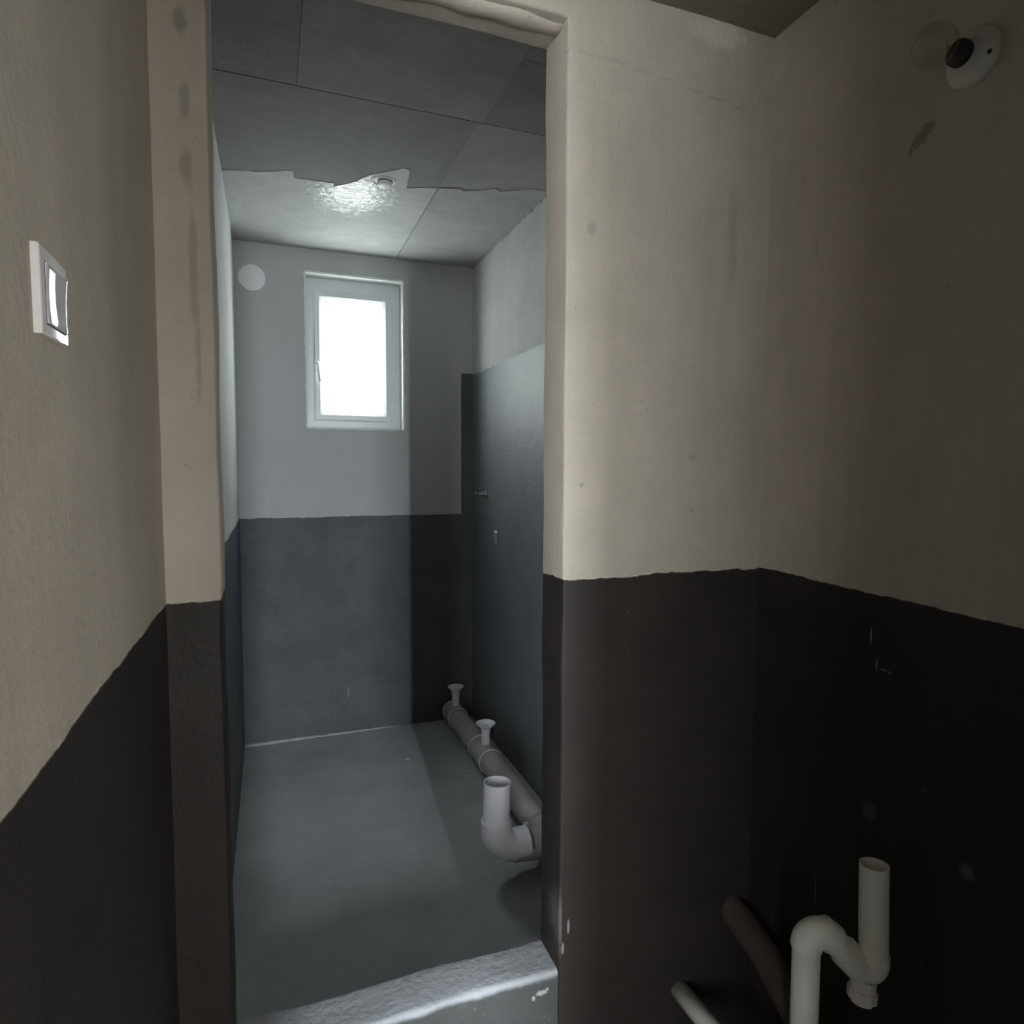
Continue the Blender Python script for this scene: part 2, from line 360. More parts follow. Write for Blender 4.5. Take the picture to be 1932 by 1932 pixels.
def lathe(bm, prof, origin, axis, seg=40):
    """prof: (distance along axis, radius)"""
    axis = Vector(axis).normalized(); o = Vector(origin)
    u = axis.orthogonal().normalized(); v = axis.cross(u); rings = []
    for d, r in prof:
        if r < 1e-6: rings.append([bm.verts.new(o + axis * d)])
        else: rings.append([bm.verts.new(o + axis * d + (u * math.cos(2 * PI * k / seg) + v * math.sin(2 * PI * k / seg)) * r) for k in range(seg)])
    for a, b in zip(rings, rings[1:]):
        for k in range(seg):
            k2 = (k + 1) % seg
            if len(a) == 1 and len(b) == 1: continue
            if len(a) == 1: bm.faces.new((a[0], b[k2], b[k]))
            elif len(b) == 1: bm.faces.new((a[k], a[k2], b[0]))
            else: bm.faces.new((a[k], a[k2], b[k2], b[k]))
def hollow(path, r, wall=0.003, seg=32, caps_far=True):
    """pipe open at its LAST point: outer skin, rim and inner bore"""
    path = [Vector(p) for p in path]
    bm = bmesh.new()
    L = len(path)
    p2 = path + path[::-1]
    rad = [r] * L + [r - wall] * L
    # build as separate sweeps joined by a rim
    ro = sweep(bm, path, r, seg, (caps_far, False))
    ri = sweep(bm, path, r - wall, seg, (False, False))
    for k in range(seg): bm.faces.new((ro[-1][k], ro[-1][(k + 1) % seg], ri[-1][(k + 1) % seg], ri[-1][k]))
    return bm

# ================================================================== STRUCTURE
T = 0.12
EY0, EY1 = -0.60, 0.38                                   # entry in the left wall, behind the photographer
bm = bmesh.new()
prof = [(YH - 0.1, -0.1), (EY0, -0.1), (EY0, 2.40), (EY1, 2.40), (EY1, -0.1), (Y1 + 0.055, -0.1), (Y1 + 0.055, ZO + 0.3), (YH - 0.1, ZO + 0.3)]
f = bm.faces.new([bm.verts.new((XL, y, z)) for y, z in prof])
r = bmesh.ops.extrude_face_region(bm, geom=[f])
for v in r['geom']:
    if isinstance(v, bmesh.types.BMVert): v.co.x = XL - T
bmesh.ops.triangulate(bm, faces=[f for f in bm.faces if len(f.verts) > 4])
gridcut(bm, 0.12); ripple(bm, 0.0018)
o = structure(obj('wall_left', bm, M['left'])); smooth_angle(o, 50)
structure(slab('wall_inner_left', XLI - T - 0.006, XLI, Y2 - 0.055, YB + 0.2, -0.1, ZC + 0.1, M['inner_left'], step=0.12, bev=0))
structure(slab('wall_right', XR, XR + 0.072, YH - 0.1, Y1 + 0.055, -0.1, ZO + 0.3, M['right'], step=0.1, bev=0))
structure(slab('wall_inner_right', XRI, XRI + T, Y2 - 0.055, YB + 0.2, -0.1, ZC + 0.1, M['inner_right'], step=0.1, bev=0))

# partition with the doorway: an inverted U, extruded and rounded at the opening
bm = bmesh.new()
prof = [(XL - 0.02, -0.05), (OL, -0.05), (OL, ZLIN), (OR, ZLIN), (OR, -0.05), (XRI + 0.02, -0.05), (XRI + 0.02, ZC + 0.05), (XL - 0.02, ZC + 0.05)]
f = bm.faces.new([bm.verts.new((x, Y1, z)) for x, z in prof])
r = bmesh.ops.extrude_face_region(bm, geom=[f])
for v in r['geom']:
    if isinstance(v, bmesh.types.BMVert): v.co.y = Y2
bm.edges.ensure_lookup_table()
sel = []
for e in bm.edges:
    a, b = e.verts[0].co, e.verts[1].co
    if abs(a.y - b.y) < 1e-6:
        mx, mz = (a.x + b.x) / 2, (a.z + b.z) / 2
        if (abs(mx - OL) < 1e-4 or abs(mx - OR) < 1e-4) and mz < ZLIN or abs(mz - ZLIN) < 1e-4 and OL < mx < OR: sel.append(e)
bmesh.ops.bevel(bm, geom=sel, offset=0.007, segments=3, affect='EDGES', profile=0.5)
bmesh.ops.triangulate(bm, faces=[f for f in bm.faces if len(f.verts) > 4])
gridcut(bm, 0.06); ripple(bm, 0.0028, 5.0, 0.0012)
o = structure(obj('wall_partition', bm, M['partition'])); smooth_angle(o, 50)
# hand-trowelled mortar lip under the lintel
bm = bmesh.new()
path = [(OL - .01 + (OR - OL + .02) * k / 24, Y1 + 0.042, ZLIN + 0.009) for k in range(25)]
rings = sweep(bm, path, [0.025 + 0.008 * noise.noise(Vector((k * 0.37, 2, 0))) for k in range(25)], 20)
for v in bm.verts:
    v.co.z = ZLIN + 0.009 + (v.co.z - ZLIN - 0.009) * 0.7; v.co.y += 0.006 * noise.noise(v.co * 11)
o = obj('lintel_lip', bm, M['partition'], bpy.data.objects['wall_partition'], True)

# window wall with a real opening
WX0, WX1, WZ0, WZ1 = 0.196, 0.730, 1.753, 2.594
bm = bmesh.new()
xs = [XLI - 0.02, WX0, WX1, XRI + 0.02]; zs = [-0.1, WZ0, WZ1, ZC + 0.1]
for yy in (YB, YB + 0.15):
    g = [[bm.verts.new((x, yy, z)) for z in zs] for x in xs]
    for i in range(3):
        for k in range(3):
            if i == 1 and k == 1: continue
            bm.faces.new((g[i][k], g[i + 1][k], g[i + 1][k + 1], g[i][k + 1]))
    if yy == YB: ga = g
for a, b in (((1, 1), (2, 1)), ((2, 1), (2, 2)), ((2, 2), (1, 2)), ((1, 2), (1, 1))):
    bm.faces.new((ga[a[0]][a[1]], ga[b[0]][b[1]], g[b[0]][b[1]], g[a[0]][a[1]]))
gridcut(bm, 0.12)
for v in bm.verts:
    if abs(v.co.y - YB) < 1e-4: v.co.y += noise.noise(v.co * 4) * 0.0015
o = structure(obj('wall_back', bm, M['back'])); wall_back = o
# floors
structure(slab('floor', XLI - 0.05, XRI + 0.05, Y2 - 0.10, YB + 0.05, -0.12, 0.0, M['floor'], step=0.08, bev=0, amp=0.004))
structure(slab('floor_outer', XL - 0.05, XR + 0.05, YH - 0.02, Y2 - 0.10, -0.12, -0.002, M['floor_dark'], step=0.12, bev=0, amp=0.003))
# mortar fillet along the foot of the window wall
bm = bmesh.new()
path = [(XLI + (0.86) * k / 30, YB - 0.001, 0.0 + 0.002 * noise.noise(Vector((k * .6, 5, 0)))) for k in range(31)]
sweep(bm, path, [(0.013 + 0.007 * noise.noise(Vector((k * .45, 1, 3)))) * (1 - k / 32) ** 0.5 for k in range(31)], 14)
obj('mortar_fillet', bm, M['cement'], bpy.data.objects['floor'], True)

# inner ceiling: concrete cast on formwork boards, each board print is a panel with an open seam
ceil = structure(slab('ceiling', XLI - 0.1, XRI + 0.1, Y2 - 0.1, YB + 0.2, ZC + 0.006, ZC + 0.16, M['joint'], step=0.3, bev=0, amp=0))
def panel(x0, x1, y0, y1, dz=0.0, gx0=.0006, gx1=.0006, gy0=.0006, gy1=.0006):
    bm = bmesh.new(); box(bm, x0 + gx0, x1 - gx1, y0 + gy0, y1 - gy1, ZC + dz, ZC + 0.02)
    gridcut(bm, 0.05)
    for v in bm.verts:
        if v.co.z < ZC + 0.01:
            v.co.z += 0.0012 * noise.noise(v.co * 7)
        for i in (0, 1): v.co[i] += 0.0012 * noise.noise(Vector((v.co.y * 23, v.co.x * 23, i * 7)))
    o = obj('ceiling_panel', bm, M['ceil'], ceil); smooth_angle(o, 50)
XA, XB = XLI - 0.03, XRI + 0.03
W = 0.0024
panel(XA, 0.10, Y2 - 0.05, 2.192, 0.0006, gy1=W); panel(0.10, 0.71, Y2 - 0.05, 2.192, gy1=W); panel(0.71, XB, Y2 - 0.05, 1.818, -0.001, gy1=W); panel(0.71, XB, 1.818, 2.192, 0.001, gy0=W, gy1=W)
panel(XA, 0.69, 2.192, YB + 0.02, gy0=W); panel(0.69, XB, 2.192, YB + 0.02, 0.0008, gy0=W)
# pale skim of smooth concrete nearest the window with a stepped front edge; split on the board seam
def skim(pts, name):
    bm = bmesh.new()
    f = bm.faces.new([bm.verts.new((x, y, ZC - 0.0025)) for x, y in pts])
    r = bmesh.ops.extrude_face_region(bm, geom=[f])
    for v in r['geom']:
        if isinstance(v, bmesh.types.BMVert): v.co.z = ZC + 0.004
    bmesh.ops.triangulate(bm, faces=bm.faces[:])
    gridcut(bm, 0.03)
    for v in bm.verts:
        k = 0.010 * noise.noise(v.co * 9) + 0.004 * noise.noise(v.co * 31)
        if v.co.y < 3.3: v.co.y += k
    o = obj(name, bm, M['ceil_patch'], ceil); smooth_angle(o, 50)
skim([(XA, 2.90), (-0.03, 2.86), (0.108, 2.80), (0.114, 2.868), (0.20, 2.865), (0.27, 2.855), (0.275, 2.885), (0.36, 2.80), (0.40, 2.73), (0.52, 2.62), (0.545, 2.63), (0.565, 2.80), (0.687, 2.745), (0.687, YB + 0.01), (XA, YB + 0.01)], 'skim_coat')
skim([(0.693, 2.742), (0.78, 2.72), (0.80, 2.735), (0.92, 2.66), (0.95, 2.68), (1.05, 2.62), (XB, 2.60), (XB, YB + 0.01), (0.693, YB + 0.01)], 'skim_coat')

# outer ceiling
structure(slab('ceiling_outer', XL - 0.05, XR + 0.04, YH - 0.05, Y1 + 0.04, ZO, ZO + 0.12, M['ceil_outer'], step=0.08, bev=0, amp=0.006))

# the room behind the photographer: wall with the entry and a hall with two daylight openings
DX0, DX1 = 0.16, 0.72
def wall_with_holes(name, x0, x1, y0, y1, z0, z1, holes, mat):
    """wall along x with rectangular openings (hx0,hx1,hz0,hz1)"""
    bm = bmesh.new()
    xs = sorted({x0, x1, *[h[0] for h in holes], *[h[1] for h in holes]}); zs = sorted({z0, z1, *[h[2] for h in holes], *[h[3] for h in holes]})
    for a, b in zip(xs, xs[1:]):
        for c, d in zip(zs, zs[1:]):
            mx, mz = (a + b) / 2, (c + d) / 2
            if any(h[0] < mx < h[1] and h[2] < mz < h[3] for h in holes): continue
            box(bm, a, b, y0, y1, c, d)
    return structure(obj(name, bm, mat))
HX0, HX1, HY = -2.3, 3.1, -2.66
wall_with_holes('wall_rear', XL - T, HX1 + T, YH - T, YH, -0.1, 2.8, [(DX0, DX1, 0.0, 1.80)], M['hall'])
wall_with_holes('wall_hall_back', HX0, HX1, HY - 0.1, HY, -0.1, 2.8, [(0.9, 2.5, 0.5, 2.1), (0.229, 0.309, 1.0, 2.55), (-2.1, -1.2, 0.6, 2.4)], M['hall'])
structure(slab('hall_light_blocker', 0.339, 0.60, -1.78, -1.66, -0.05, 2.8, M['hall'], step=0.5, bev=0, amp=0))  # unseen blocker, added to keep door gap light off the pier and right wall
wall_with_holes('wall_hall_front', HX0 - T, XL - T, 0.5, 0.6, -0.1, 2.87, [], M['floor_dark'])  # out of view; dark colour chosen to hold down bounce into the outer room
structure(slab('wall_hall_left', HX0 - T, HX0, HY - 0.1, 0.55, -0.1, 2.8, M['floor_dark'], step=0.5, bev=0, amp=0))
structure(slab('wall_hall_right', HX1, HX1 + T, HY - 0.1, YH - T, -0.1, 2.8, M['hall'], step=0.5, bev=0, amp=0))
structure(slab('floor_hall_side', HX0 - T, XL - T, YH, 0.6, -0.12, 0.0, M['floor_dark'], step=0.5, bev=0, amp=0))
structure(slab('ceiling_hall_side', HX0 - T, XL - T, YH, 0.6, 2.75, 2.87, M['floor_dark'], step=0.5, bev=0, amp=0))
structure(slab('floor_hall', HX0 - T, HX1 + T, HY - 0.1, YH, -0.12, 0.0, M['floor_dark'], step=0.5, bev=0, amp=0))
structure(slab('ceiling_hall', HX0 - T, HX1 + T, HY - 0.1, YH, 2.75, 2.87, M['hall'], step=0.5, bev=0, amp=0))

# threshold kerb in the doorway
bm = bmesh.new(); box(bm, OL - 0.008, OR + 0.008, 1.208, Y2 + 0.002, -0.01, 0.446)
es = [e for e in bm.edges if all(v.co.z > 0.4 for v in e.verts) and abs(e.verts[0].co.x - e.verts[1].co.x) > 0.1]
bmesh.ops.bevel(bm, geom=es, offset=0.010, segments=4, affect='EDGES', profile=0.5)
gridcut(bm, 0.03)
for v in bm.verts:
    if v.co.z > 0.3:
        v.co.y += 0.005 * noise.noise(Vector((v.co.x * 5, v.co.y * 3, 1))) + 0.002 * noise.noise(v.co * 24)
        if v.co.z > 0.43: v.co.z += 0.003 * noise.noise(v.co * 7)
o = obj('door_sill', bm, M['sill']); smooth_angle(o, 60)
tag(o, 'pale grey cement threshold kerb across the doorway between the two rooms', 'threshold')

# ================================================================== WINDOW
win = bpy.data.objects.new('window_1', None); col.objects.link(win); win.location = ((WX0 + WX1) / 2, YB, WZ0); win['kind'] = 'structure'
win['label'] = 'white framed tilt window with bright sky behind, set in a rough white putty reveal'
bpy.context.view_layer.update()
FY = YB + 0.080
# putty lining of the reveal with ragged brush edge lapping on to the wall
def lining(name, a, b, inward):
    """a,b: corner points (x,z) at wall plane; inward: unit vector into the opening"""
    bm = bmesh.new(); a = Vector(a); b = Vector(b); L = (b - a).length; n = int(L / 0.012)
    inn = Vector(inward); rows = []
    for k in range(n + 1):
        p = a.lerp(b, k / n); w1 = 0.006 + 0.005 * (noise.noise(Vector((p.x * 21, p.y * 21, 3))) + 0.5 * noise.noise(Vector((p.x * 67, p.y * 67, 1))))
        q = p - inn * max(w1, 0.001); s = p + inn * (0.0035 + 0.002 * noise.noise(Vector((p.x * 15, p.y * 15, 8))))
        rows.append([bm.verts.new((q.x, YB + 0.003, q.y)), bm.verts.new((q.x, YB - 0.0025, q.y)), bm.verts.new((s.x, YB - 0.003, s.y)), bm.verts.new((s.x, FY + 0.01, s.y)), bm.verts.new((p.x - inn.x * .004, FY + 0.01, p.y - inn.y * .004))])
    for r0, r1 in zip(rows, rows[1:]):
        for k in range(4): bm.faces.new((r0[k], r0[k + 1], r1[k + 1], r1[k]))
    o = obj(name, bm, M['putty'], win); smooth_angle(o, 50)
lining('reveal_lining', (WX0, WZ1), (WX1, WZ1), (0, -1)); lining('reveal_lining', (WX0, WZ0), (WX1, WZ0), (0, 1))
lining('reveal_lining', (WX0, WZ0), (WX0, WZ1), (1, 0)); lining('reveal_lining', (WX1, WZ0), (WX1, WZ1), (-1, 0))
def ring_frame(name, x0, x1, z0, z1, wdt, y0, y1, mat, parent, bev=0.004, inner=None):
    bm = bmesh.new()
    o_ = [(x0, z0), (x1, z0), (x1, z1), (x0, z1)]; i_ = [(x0 + wdt, z0 + wdt), (x1 - wdt, z0 + wdt), (x1 - wdt, z1 - wdt), (x0 + wdt, z1 - wdt)]
    if inner: i_ = [(inner[0], inner[2]), (inner[1], inner[2]), (inner[1], inner[3]), (inner[0], inner[3])]
    V = {}
    for yy in (y0, y1):
        V[yy] = ([bm.verts.new((x, yy, z)) for x, z in o_], [bm.verts.new((x, yy, z)) for x, z in i_])
        for k in range(4):
            k2 = (k + 1) % 4; bm.faces.new((V[yy][0][k], V[yy][0][k2], V[yy][1][k2], V[yy][1][k]))
    for s in (0, 1):
        for k in range(4):
            k2 = (k + 1) % 4; bm.faces.new((V[y0][s][k], V[y0][s][k2], V[y1][s][k2], V[y1][s][k]))
    es = []
    for k in range(4):
        k2 = (k + 1) % 4
        for s in (0, 1): es.append(bm.edges.get((V[y0][s][k], V[y0][s][k2])))
    bmesh.ops.bevel(bm, geom=es, offset=bev, segments=1, affect='EDGES', profile=0.6)
    return obj(name, bm, mat, parent)
fr = ring_frame('outer_frame', WX0 + 0.003, WX1 - 0.004, WZ0 + 0.003, WZ1 - 0.004, 0.046, FY, FY + 0.06, M['frame'], win, inner=(0.250, 0.662, 1.809, 2.508))
sash = ring_frame('sash', 0.238, 0.674, 1.797, 2.520, 0.041, FY - 0.020, FY + 0.05, M['frame'], win, 0.008)
ring_frame('gasket', 0.2765, 0.6355, 1.8355, 2.4815, 0.004, FY + 0.012, FY + 0.03, M['gasket'], win, 0.001)
ring_frame('glazing_bead', 0.274, 0.638, 1.833, 2.484, 0.010, FY - 0.006, FY + 0.03, M['frame'], win, 0.003)
bm = bmesh.new(); box(bm, 0.277, 0.635, FY + 0.020, FY + 0.024, 1.836, 2.481); obj('pane', bm, M['glass'], win)
h = obj('handle_base', bev_box(0.247, 0.268, FY - 0.024, FY - 0.014, 2.07, 2.14, 0.003), M['frame'], win)
bm = bmesh.new(); sweep(bm, rounded_path([(0.257, FY - 0.018, 2.118), (0.257, FY - 0.050, 2.118), (0.266, FY - 0.056, 2.02)], 0.010, 6), [0.0075] * 3 + [0.007] * 6, 12) if False else sweep(bm, rounded_path([(0.257, FY - 0.018, 2.118), (0.257, FY - 0.050, 2.118), (0.268, FY - 0.056, 2.01)], 0.010, 6), 0.0072, 12)
obj('handle', bm, M['frame'], win, True)

# ================================================================== INNER ROOM THINGS
# round vent cover
bm = bmesh.new(); lathe(bm, [(-0.004, 0.069), (0.006, 0.069), (0.010, 0.067), (0.012, 0.060), (0.0125, 0.0)], (-0.072, YB, 2.531), (0, -1, 0), 56)
o = obj('vent_cover', bm, M['vent']); smooth_angle(o, 30)
tag(o, 'flat white round vent cover on the grey wall left of the window', 'vent cover')

# ceiling junction box with hanging cap
e = empty('ceiling_junction_box', (0.462, 2.762, ZC - 0.002), 'round white ceiling junction box with a loose cap on the concrete', 'junction box')
bm = bmesh.new(); lathe(bm, [(-0.006, 0.050), (0.004, 0.050), (0.006, 0.046), (0.004, 0.040), (-0.004, 0.039)], (0.462, 2.762, ZC), (0, 0, -1), 44)
o = obj('rim', bm, M['vent'], e, True)
bm = bmesh.new(); lathe(bm, [(-0.002, 0.040), (0.0, 0.0)], (0.462, 2.762, ZC), (0, 0, -1), 32); obj('box_bottom', bm, M['black'], e)
bm = bmesh.new(); lathe(bm, [(0.002, 0.0), (0.002, 0.031), (0.010, 0.031), (0.012, 0.028), (0.0125, 0.0)], (0, 0, 0), Vector((0.02, -0.05, -1)), 40)
bmesh.ops.translate(bm, verts=bm.verts[:], vec=(0.469, 2.772, ZC - 0.004)); o = obj('cap', bm, M['vent'], e); smooth_angle(o, 35)

# waste pipe along the right wall
PX, PZ, PR = 1.0, 0.076, 0.055
def pz(y): return PZ
e = empty('waste_pipe', (PX, 2.2, 0.0), 'dusty white waste pipe run with stub outlets and an upright trap along the inner wall', 'pipe')
bm = bmesh.new(); sweep(bm, [(PX, 3.70 - 0.70 * k / 6, PZ) for k in range(7)], PR, 36); obj('run_pipe', bm, M['pvc_dusty'], e, True)
bm = bmesh.new(); sweep(bm, [(PX, 3.02 - 0.74 * k / 6, PZ) for k in range(7)], PR - 0.0005, 36); obj('run_pipe', bm, M['pvc_dusty'], e, True)
def collar(name, y0, y1, r, mat, parent):
    bm = bmesh.new(); lathe(bm, [(0, PR - .002), (0, r), (0.002, r + .001), (abs(y1 - y0) - .002, r + .001), (abs(y1 - y0), r), (abs(y1 - y0), PR - .002)], (PX, y0, PZ), (0, -1, 0), 36)
    o = obj(name, bm, mat, parent); smooth_angle(o, 40); return o
for y0, yc, y1, stub_h, fl in ((3.665, 3.595, 3.535, 0.249, 0.047), (3.135, 3.03, 2.945, 0.243, 0.050)):
    t = collar('tee_fitting', y0, y1, PR + 0.003, M['pvc_dusty'], e)
    collar('socket_ring', y0, y0 - 0.008, PR + 0.007, M['pvc'], t); collar('socket_ring', y1 + 0.008, y1, PR + 0.007, M['pvc'], t)
    bm = bmesh.new()
    lathe(bm, [(0.045, 0.021), (0.10, 0.0215), (stub_h - PZ - 0.045, 0.0225), (stub_h - PZ - 0.030, 0.025), (stub_h - PZ - 0.016, 0.034), (stub_h - PZ - 0.005, fl - 0.001), (stub_h - PZ - 0.001, fl), (stub_h - PZ, fl - 0.0015),
               (stub_h - PZ - 0.003, fl - 0.004), (stub_h - PZ - 0.012, 0.032), (stub_h - PZ - 0.018, 0.026), (stub_h - PZ - 0.022, 0.0)], (PX, yc, PZ), (0, 0, 1), 36)
    s = obj('drain_stub', bm, M['pvc'], e); smooth_angle(s, 50)
    bm = bmesh.new(); lathe(bm, [(0, fl * .42), (0.0015, fl * .42), (0.002, 0)], (PX, yc, stub_h - 0.0215), (0, 0, 1), 24); obj('grate', bm, M['pvc_dusty'], s)
# trap: end bend, cross pipe, elbow and upright
TX, TY, TZ = 0.764, 2.19, 0.118
bm = bmesh.new(); sweep(bm, rounded_path([(PX, 2.325, PZ), (PX, TY + 0.005, 0.085), (PX - 0.16, TY + 0.005, 0.105)], 0.105, 12), PR + 0.0025, 36); obj('end_bend', bm, M['pvc_dusty'], e, True)
bm = bmesh.new(); sweep(bm, [(PX - 0.02, 2.36 - 0.17, 0.10), (TX + 0.06, TY, TZ - 0.002)], PR - 0.002, 36) if False else sweep(bm, [(PX - 0.10, TY + 0.003, 0.104), (TX + 0.04, TY, TZ - 0.003)], PR - 0.001, 36); obj('cross_pipe', bm, M['pvc_dusty'], e, True)
bm = bmesh.new(); sweep(bm, rounded_path([(TX + 0.125, TY, TZ - 0.003), (TX, TY, TZ - 0.003), (TX + 0.001, TY, 0.222)], 0.075, 14), PR - 0.001 + 0.003, 36); o = obj('trap_elbow', bm, M['pvc'], e); smooth_angle(o, 50)
o = obj('riser_pipe', hollow([(TX + 0.001, TY, 0.20), (TX + 0.004, TY + 0.003, 0.28), (TX + 0.007, TY + 0.006, 0.367)], 0.0515, 0.0035, 40), M['pvc'], e); smooth_angle(o, 50)
bm = bmesh.new(); lathe(bm, [(0, 0.0505), (0, 0.0575), (0.012, 0.0575), (0.014, 0.0555), (0.014, 0.0505)], (TX + 0.001, TY, 0.210), (0, 0, 1), 40); o = obj('socket_ring', bm, M['pvc'], e); smooth_angle(o, 40)
bm = bmesh.new(); lathe(bm, [(0, 0.016), (0.018, 0.016), (0.02, 0.013), (0.02, 0)], (PX - 0.045, 2.335, 0.085), (-1, -.15, 0.1), 24); o = obj('cleanout_cap', bm, M['pvc'], e); smooth_angle(o, 40)
# pads that carry the run
for y in (2.62, 3.35):
    obj('pipe_pad', bev_box(PX - 0.035, PX + 0.035, y - 0.03, y + 0.03, -0.004, PZ - PR + 0.006, 0.004), M['floor'], e)
obj('pipe_pad', bev_box(PX - 0.03, PX + 0.03, 2.20, 2.26, -0.004, 0.036, 0.004), M['floor'], e)

# water outlets on the inner right wall
def plug(loc, r, L, label):
    e = empty('water_outlet', loc, label, 'pipe plug')
    bm = bmesh.new(); lathe(bm, [(-0.004, r * 1.55), (0.004, r * 1.5), (0.005, r), (L * .6, r), (L * .62, r * .85), (L, r * .8), (L + .002, r * .5), (L + .002, 0)], loc, (-1, 0, 0), 20)
    o = obj('threaded_plug', bm, M['metal'], e); smooth_angle(o, 40)
    bm = bmesh.new(); lathe(bm, [(-0.002, r * 1.9), (0.0025, r * 1.8), (0.003, r * 1.5)], loc, (-1, 0, 0), 20); obj('flange', bm, M['gasket'], e)
plug((XRI, 3.470, 1.388), 0.015, 0.045, 'chrome plugged water outlet high on the dark inner wall above the small wall box')
plug((XRI, 3.640, 1.386), 0.011, 0.016, 'small dull water outlet nearly flush beside the corner of the window wall')
e = empty('wall_box', (XRI, 3.285, 1.156), 'small pale rectangular socket box with a lighter upper lip on the dark inner wall', 'wall box')
bm = bev_box(XRI - 0.006, XRI + 0.01, 3.262, 3.308, 1.118, 1.194, 0.003); obj('frame', bm, simple_mat('grey_box_plastic', (0.10, 0.105, 0.10), 0.6), e)
bm = bev_box(XRI - 0.010, XRI + 0.0, 3.264, 3.306, 1.182, 1.194, 0.003); obj('lip', bm, M['vent'], e)
bm = bev_box(XRI - 0.008, XRI, 3.268, 3.302, 1.124, 1.180, 0.002); obj('cover', bm, simple_mat('dusty_cover_plastic', (0.30, 0.31, 0.28), 0.6), e)

# crumb of mortar on the floor
bm = bmesh.new(); bmesh.ops.create_icosphere(bm, subdivisions=2, radius=0.014)
for v in bm.verts: v.co = Vector((v.co.x * 1.3, v.co.y, v.co.z * 0.6)) * (1 + 0.5 * noise.noise(v.co * 90))
bmesh.ops.translate(bm, verts=bm.verts[:], vec=(0.645, 3.27, 0.006))
o = obj('mortar_crumb', bm, M['cement']); tag(o, 'small grey mortar crumb lying on the cement floor before the window wall', 'rubble')

# ================================================================== OUTER ROOM THINGS
# light switch on the left wall
e = empty('light_switch', (XL, 0.635, 1.672), 'white square light switch with a glossy rocker on the beige left wall', 'light switch')
SY0, SY1, SZ0, SZ1 = 0.600, 0.669, 1.637, 1.706
def plate(x0, x1, y0, y1, z0, z1, bev):
    bm = bmesh.new(); box(bm, x0, x1, y0, y1, z0, z1)
    es = [ed for ed in bm.edges if all(v.co.x > (x0 + x1) / 2 for v in ed.verts)]
    bmesh.ops.bevel(bm, geom=es, offset=bev, segments=5, affect='EDGES', profile=0.5); return bm
o = obj('plate', plate(XL - 0.004, XL + 0.0060, SY0, SY1, SZ0, SZ1, 0.0022), M['switch'], e); smooth_angle(o, 50)
bm = bmesh.new(); NU, NV = 20, 20; g = []
ry0, ry1, rz0, rz1 = SY0 + 0.011, SY1 - 0.009, SZ0 + 0.010, SZ1 - 0.012
for i in range(NU + 1):
    row = []
    for k in range(NV + 1):
        u = i / NU; v = k / NV
        edge = min(u, 1 - u, v, 1 - v)
        d = 0.0058 + 0.0010 * min(1, edge / 0.05) + 0.0012 * (v - 0.5) ** 2 * 4 + 0.0040 * max(0, u - 0.45) * (0.4 + 0.6 * v) + 0.0012 * max(0, 0.45 - u)
        row.append(bm.verts.new((XL + d, ry0 + (ry1 - ry0) * u, rz0 + (rz1 - rz0) * v)))
    g.append(row)
for i in range(NU):
    for k in range(NV): bm.faces.new((g[i][k], g[i + 1][k], g[i + 1][k + 1], g[i][k + 1]))
r = bmesh.ops.extrude_edge_only(bm, edges=[ed for ed in bm.edges if ed.is_boundary])
for v in r['geom']:
    if isinstance(v, bmesh.types.BMVert): v.co.x = XL + 0.003
o = obj('rocker', bm, M['switch_rocker'], e); smooth_angle(o, 45)
bm = bev_box(XL - 0.002, XL + 0.0062, ry0 - 0.0012, ry1 + 0.0012, rz0 - 0.0012, rz1 + 0.0012, 0.0005); obj('rocker_gap', bm, M['gasket'], e)

# bare bulb in a round holder on the right wall
LC = Vector((XR, 0.749, 2.193)); AX = Vector((-1, 0, 0))
e = empty('bulb_lamp', LC, 'unlit clear bulb in a round white lampholder high on the right wall', 'lamp')
bm = bmesh.new(); lathe(bm, [(-0.004, 0.043), (0.003, 0.044), (0.007, 0.043), (0.011, 0.038), (0.018, 0.026), (0.026, 0.0215), (0.031, 0.021), (0.031, 0.017)], LC, AX, 48); o = obj('lamp_base', bm, M['ceramic'], e); smooth_angle(o, 45)
bm = bmesh.new(); lathe(bm, [(0.020, 0.018), (0.0345, 0.0195), (0.042, 0.019), (0.044, 0.0165), (0.044, 0.0)], LC, AX, 36); o = obj('socket', bm, M['black'], e); smooth_angle(o, 45)
bm = bmesh.new(); lathe(bm, [(0.042, 0.0135), (0.052, 0.0140), (0.062, 0.019), (0.074, 0.0265), (0.088, 0.0305), (0.100, 0.0300), (0.112, 0.0245), (0.119, 0.0160), (0.123, 0.008), (0.124, 0.0)], LC, AX, 40); obj('bulb', bm, M['bulb'], e, True)
bm = bmesh.new(); lathe(bm, [(0.030, 0.0), (0.030, 0.004), (0.055, 0.0035), (0.066, 0.0022), (0.068, 0.0)], LC, AX, 14); o = obj('stem', bm, M['bulb'], e, True)
bm = bmesh.new(); sweep(bm, [LC + Vector((-0.066, -0.002, 0)), LC + Vector((-0.084, -0.012, 0.002)), LC + Vector((-0.088, 0, 0.006)), LC + Vector((-0.084, 0.012, 0.002)), LC + Vector((-0.066, 0.002, 0))], 0.0006, 8); obj('filament', bm, M['metal'], e, True)
for s in (-1, 1):
    bm = bmesh.new(); lathe(bm, [(0.004, 0.0035), (0.0145, 0.0035), (0.0155, 0.002), (0.0155, 0)], LC + Vector((0, s * 0.031, s * 0.010)), AX, 14); obj('screw', bm, M['black'], e)

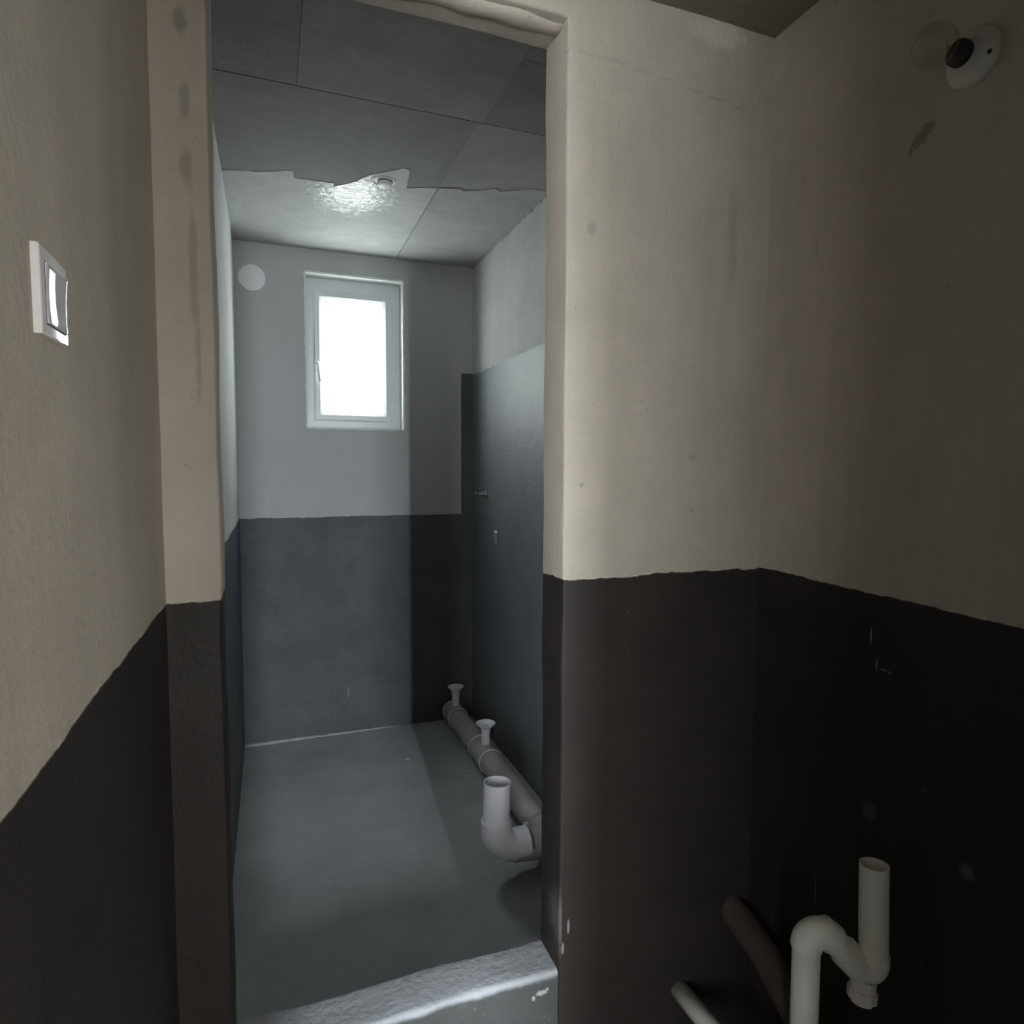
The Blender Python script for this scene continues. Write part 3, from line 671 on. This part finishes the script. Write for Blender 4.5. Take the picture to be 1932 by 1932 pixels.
# basin drain: S-trap in the corner by the right wall
e = empty('basin_drain_pipe', (0.918, 0.872, 0.32), 'white S-shaped basin drain pipe with open upright standing before the dark right wall', 'pipe')
A0 = Vector((1.012, 0.817, 0.821)); A1 = Vector((1.008, 0.806, 0.608)); B0 = Vector((0.905, 0.862, 0.725)); B1 = Vector((0.899, 0.853, 0.30)); B2 = Vector((0.874, Y1 + 0.02, 0.315))
r = 0.0248
o = obj('inlet_pipe', hollow([A1 + Vector((0, 0, .03)), A1.lerp(A0, .55), A0], r, 0.0025, 32), M['pvc_white2'], e); smooth_angle(o, 50)
bm = bmesh.new(); sweep(bm, rounded_path([A1 + (A0 - A1) * 0.24, A1, A1.lerp(B0, 0.45)], 0.016, 12), r + 0.0025, 32); o = obj('lower_bend', bm, M['pvc_white2'], e); smooth_angle(o, 50)
bm = bmesh.new(); sweep(bm, [A1.lerp(B0, 0.3), A1.lerp(B0, 0.8)], r - 0.001, 32); obj('link_pipe', bm, M['pvc_white2'], e, True)
bm = bmesh.new(); sweep(bm, rounded_path([A1.lerp(B0, 0.60), B0, B0.lerp(B1, 0.15)], 0.026, 12), r + 0.0025, 32); o = obj('upper_bend', bm, M['pvc_white2'], e); smooth_angle(o, 50)
bm = bmesh.new(); sweep(bm, [B0.lerp(B1, 0.1), B0.lerp(B1, 0.86)], r - 0.0005, 32); obj('down_pipe', bm, M['pvc_white2'], e, True)
bm = bmesh.new(); sweep(bm, rounded_path([B0.lerp(B1, 0.78), B1, B1.lerp(B2, 0.3)], 0.05, 10), r + 0.002, 32); obj('foot_bend', bm, M['pvc_white2'], e, True)
bm = bmesh.new(); sweep(bm, [B1.lerp(B2, 0.2), B2], r - 0.003, 32); obj('floor_run', bm, M['pvc_white2'], e, True)
cd = Vector((-0.20, -0.12, -1)).normalized()
bm = bmesh.new(); lathe(bm, [(0.010, 0.022), (0.028, 0.022), (0.028, 0.0255), (0.044, 0.0255), (0.046, 0.020), (0.052, 0.018), (0.052, 0)], A1 + Vector((-0.016, 0.006, 0.016)), cd, 12); o = obj('cleanout_plug', bm, M['pvc_white2'], e); smooth_angle(o, 25)

# short dark coated pipe low in the corner
bm = bmesh.new(); sweep(bm, [(1.028, Y1 + 0.02, 0.478), (1.016, 1.08, 0.452), (0.995, 0.95, 0.41)], 0.034, 28)
o = obj('coated_pipe', bm, M['pvc_coated'], None); smooth_angle(o, 50)
tag(o, 'thick dark brown coated pipe leaving the partition wall low behind the basin drain', 'pipe')
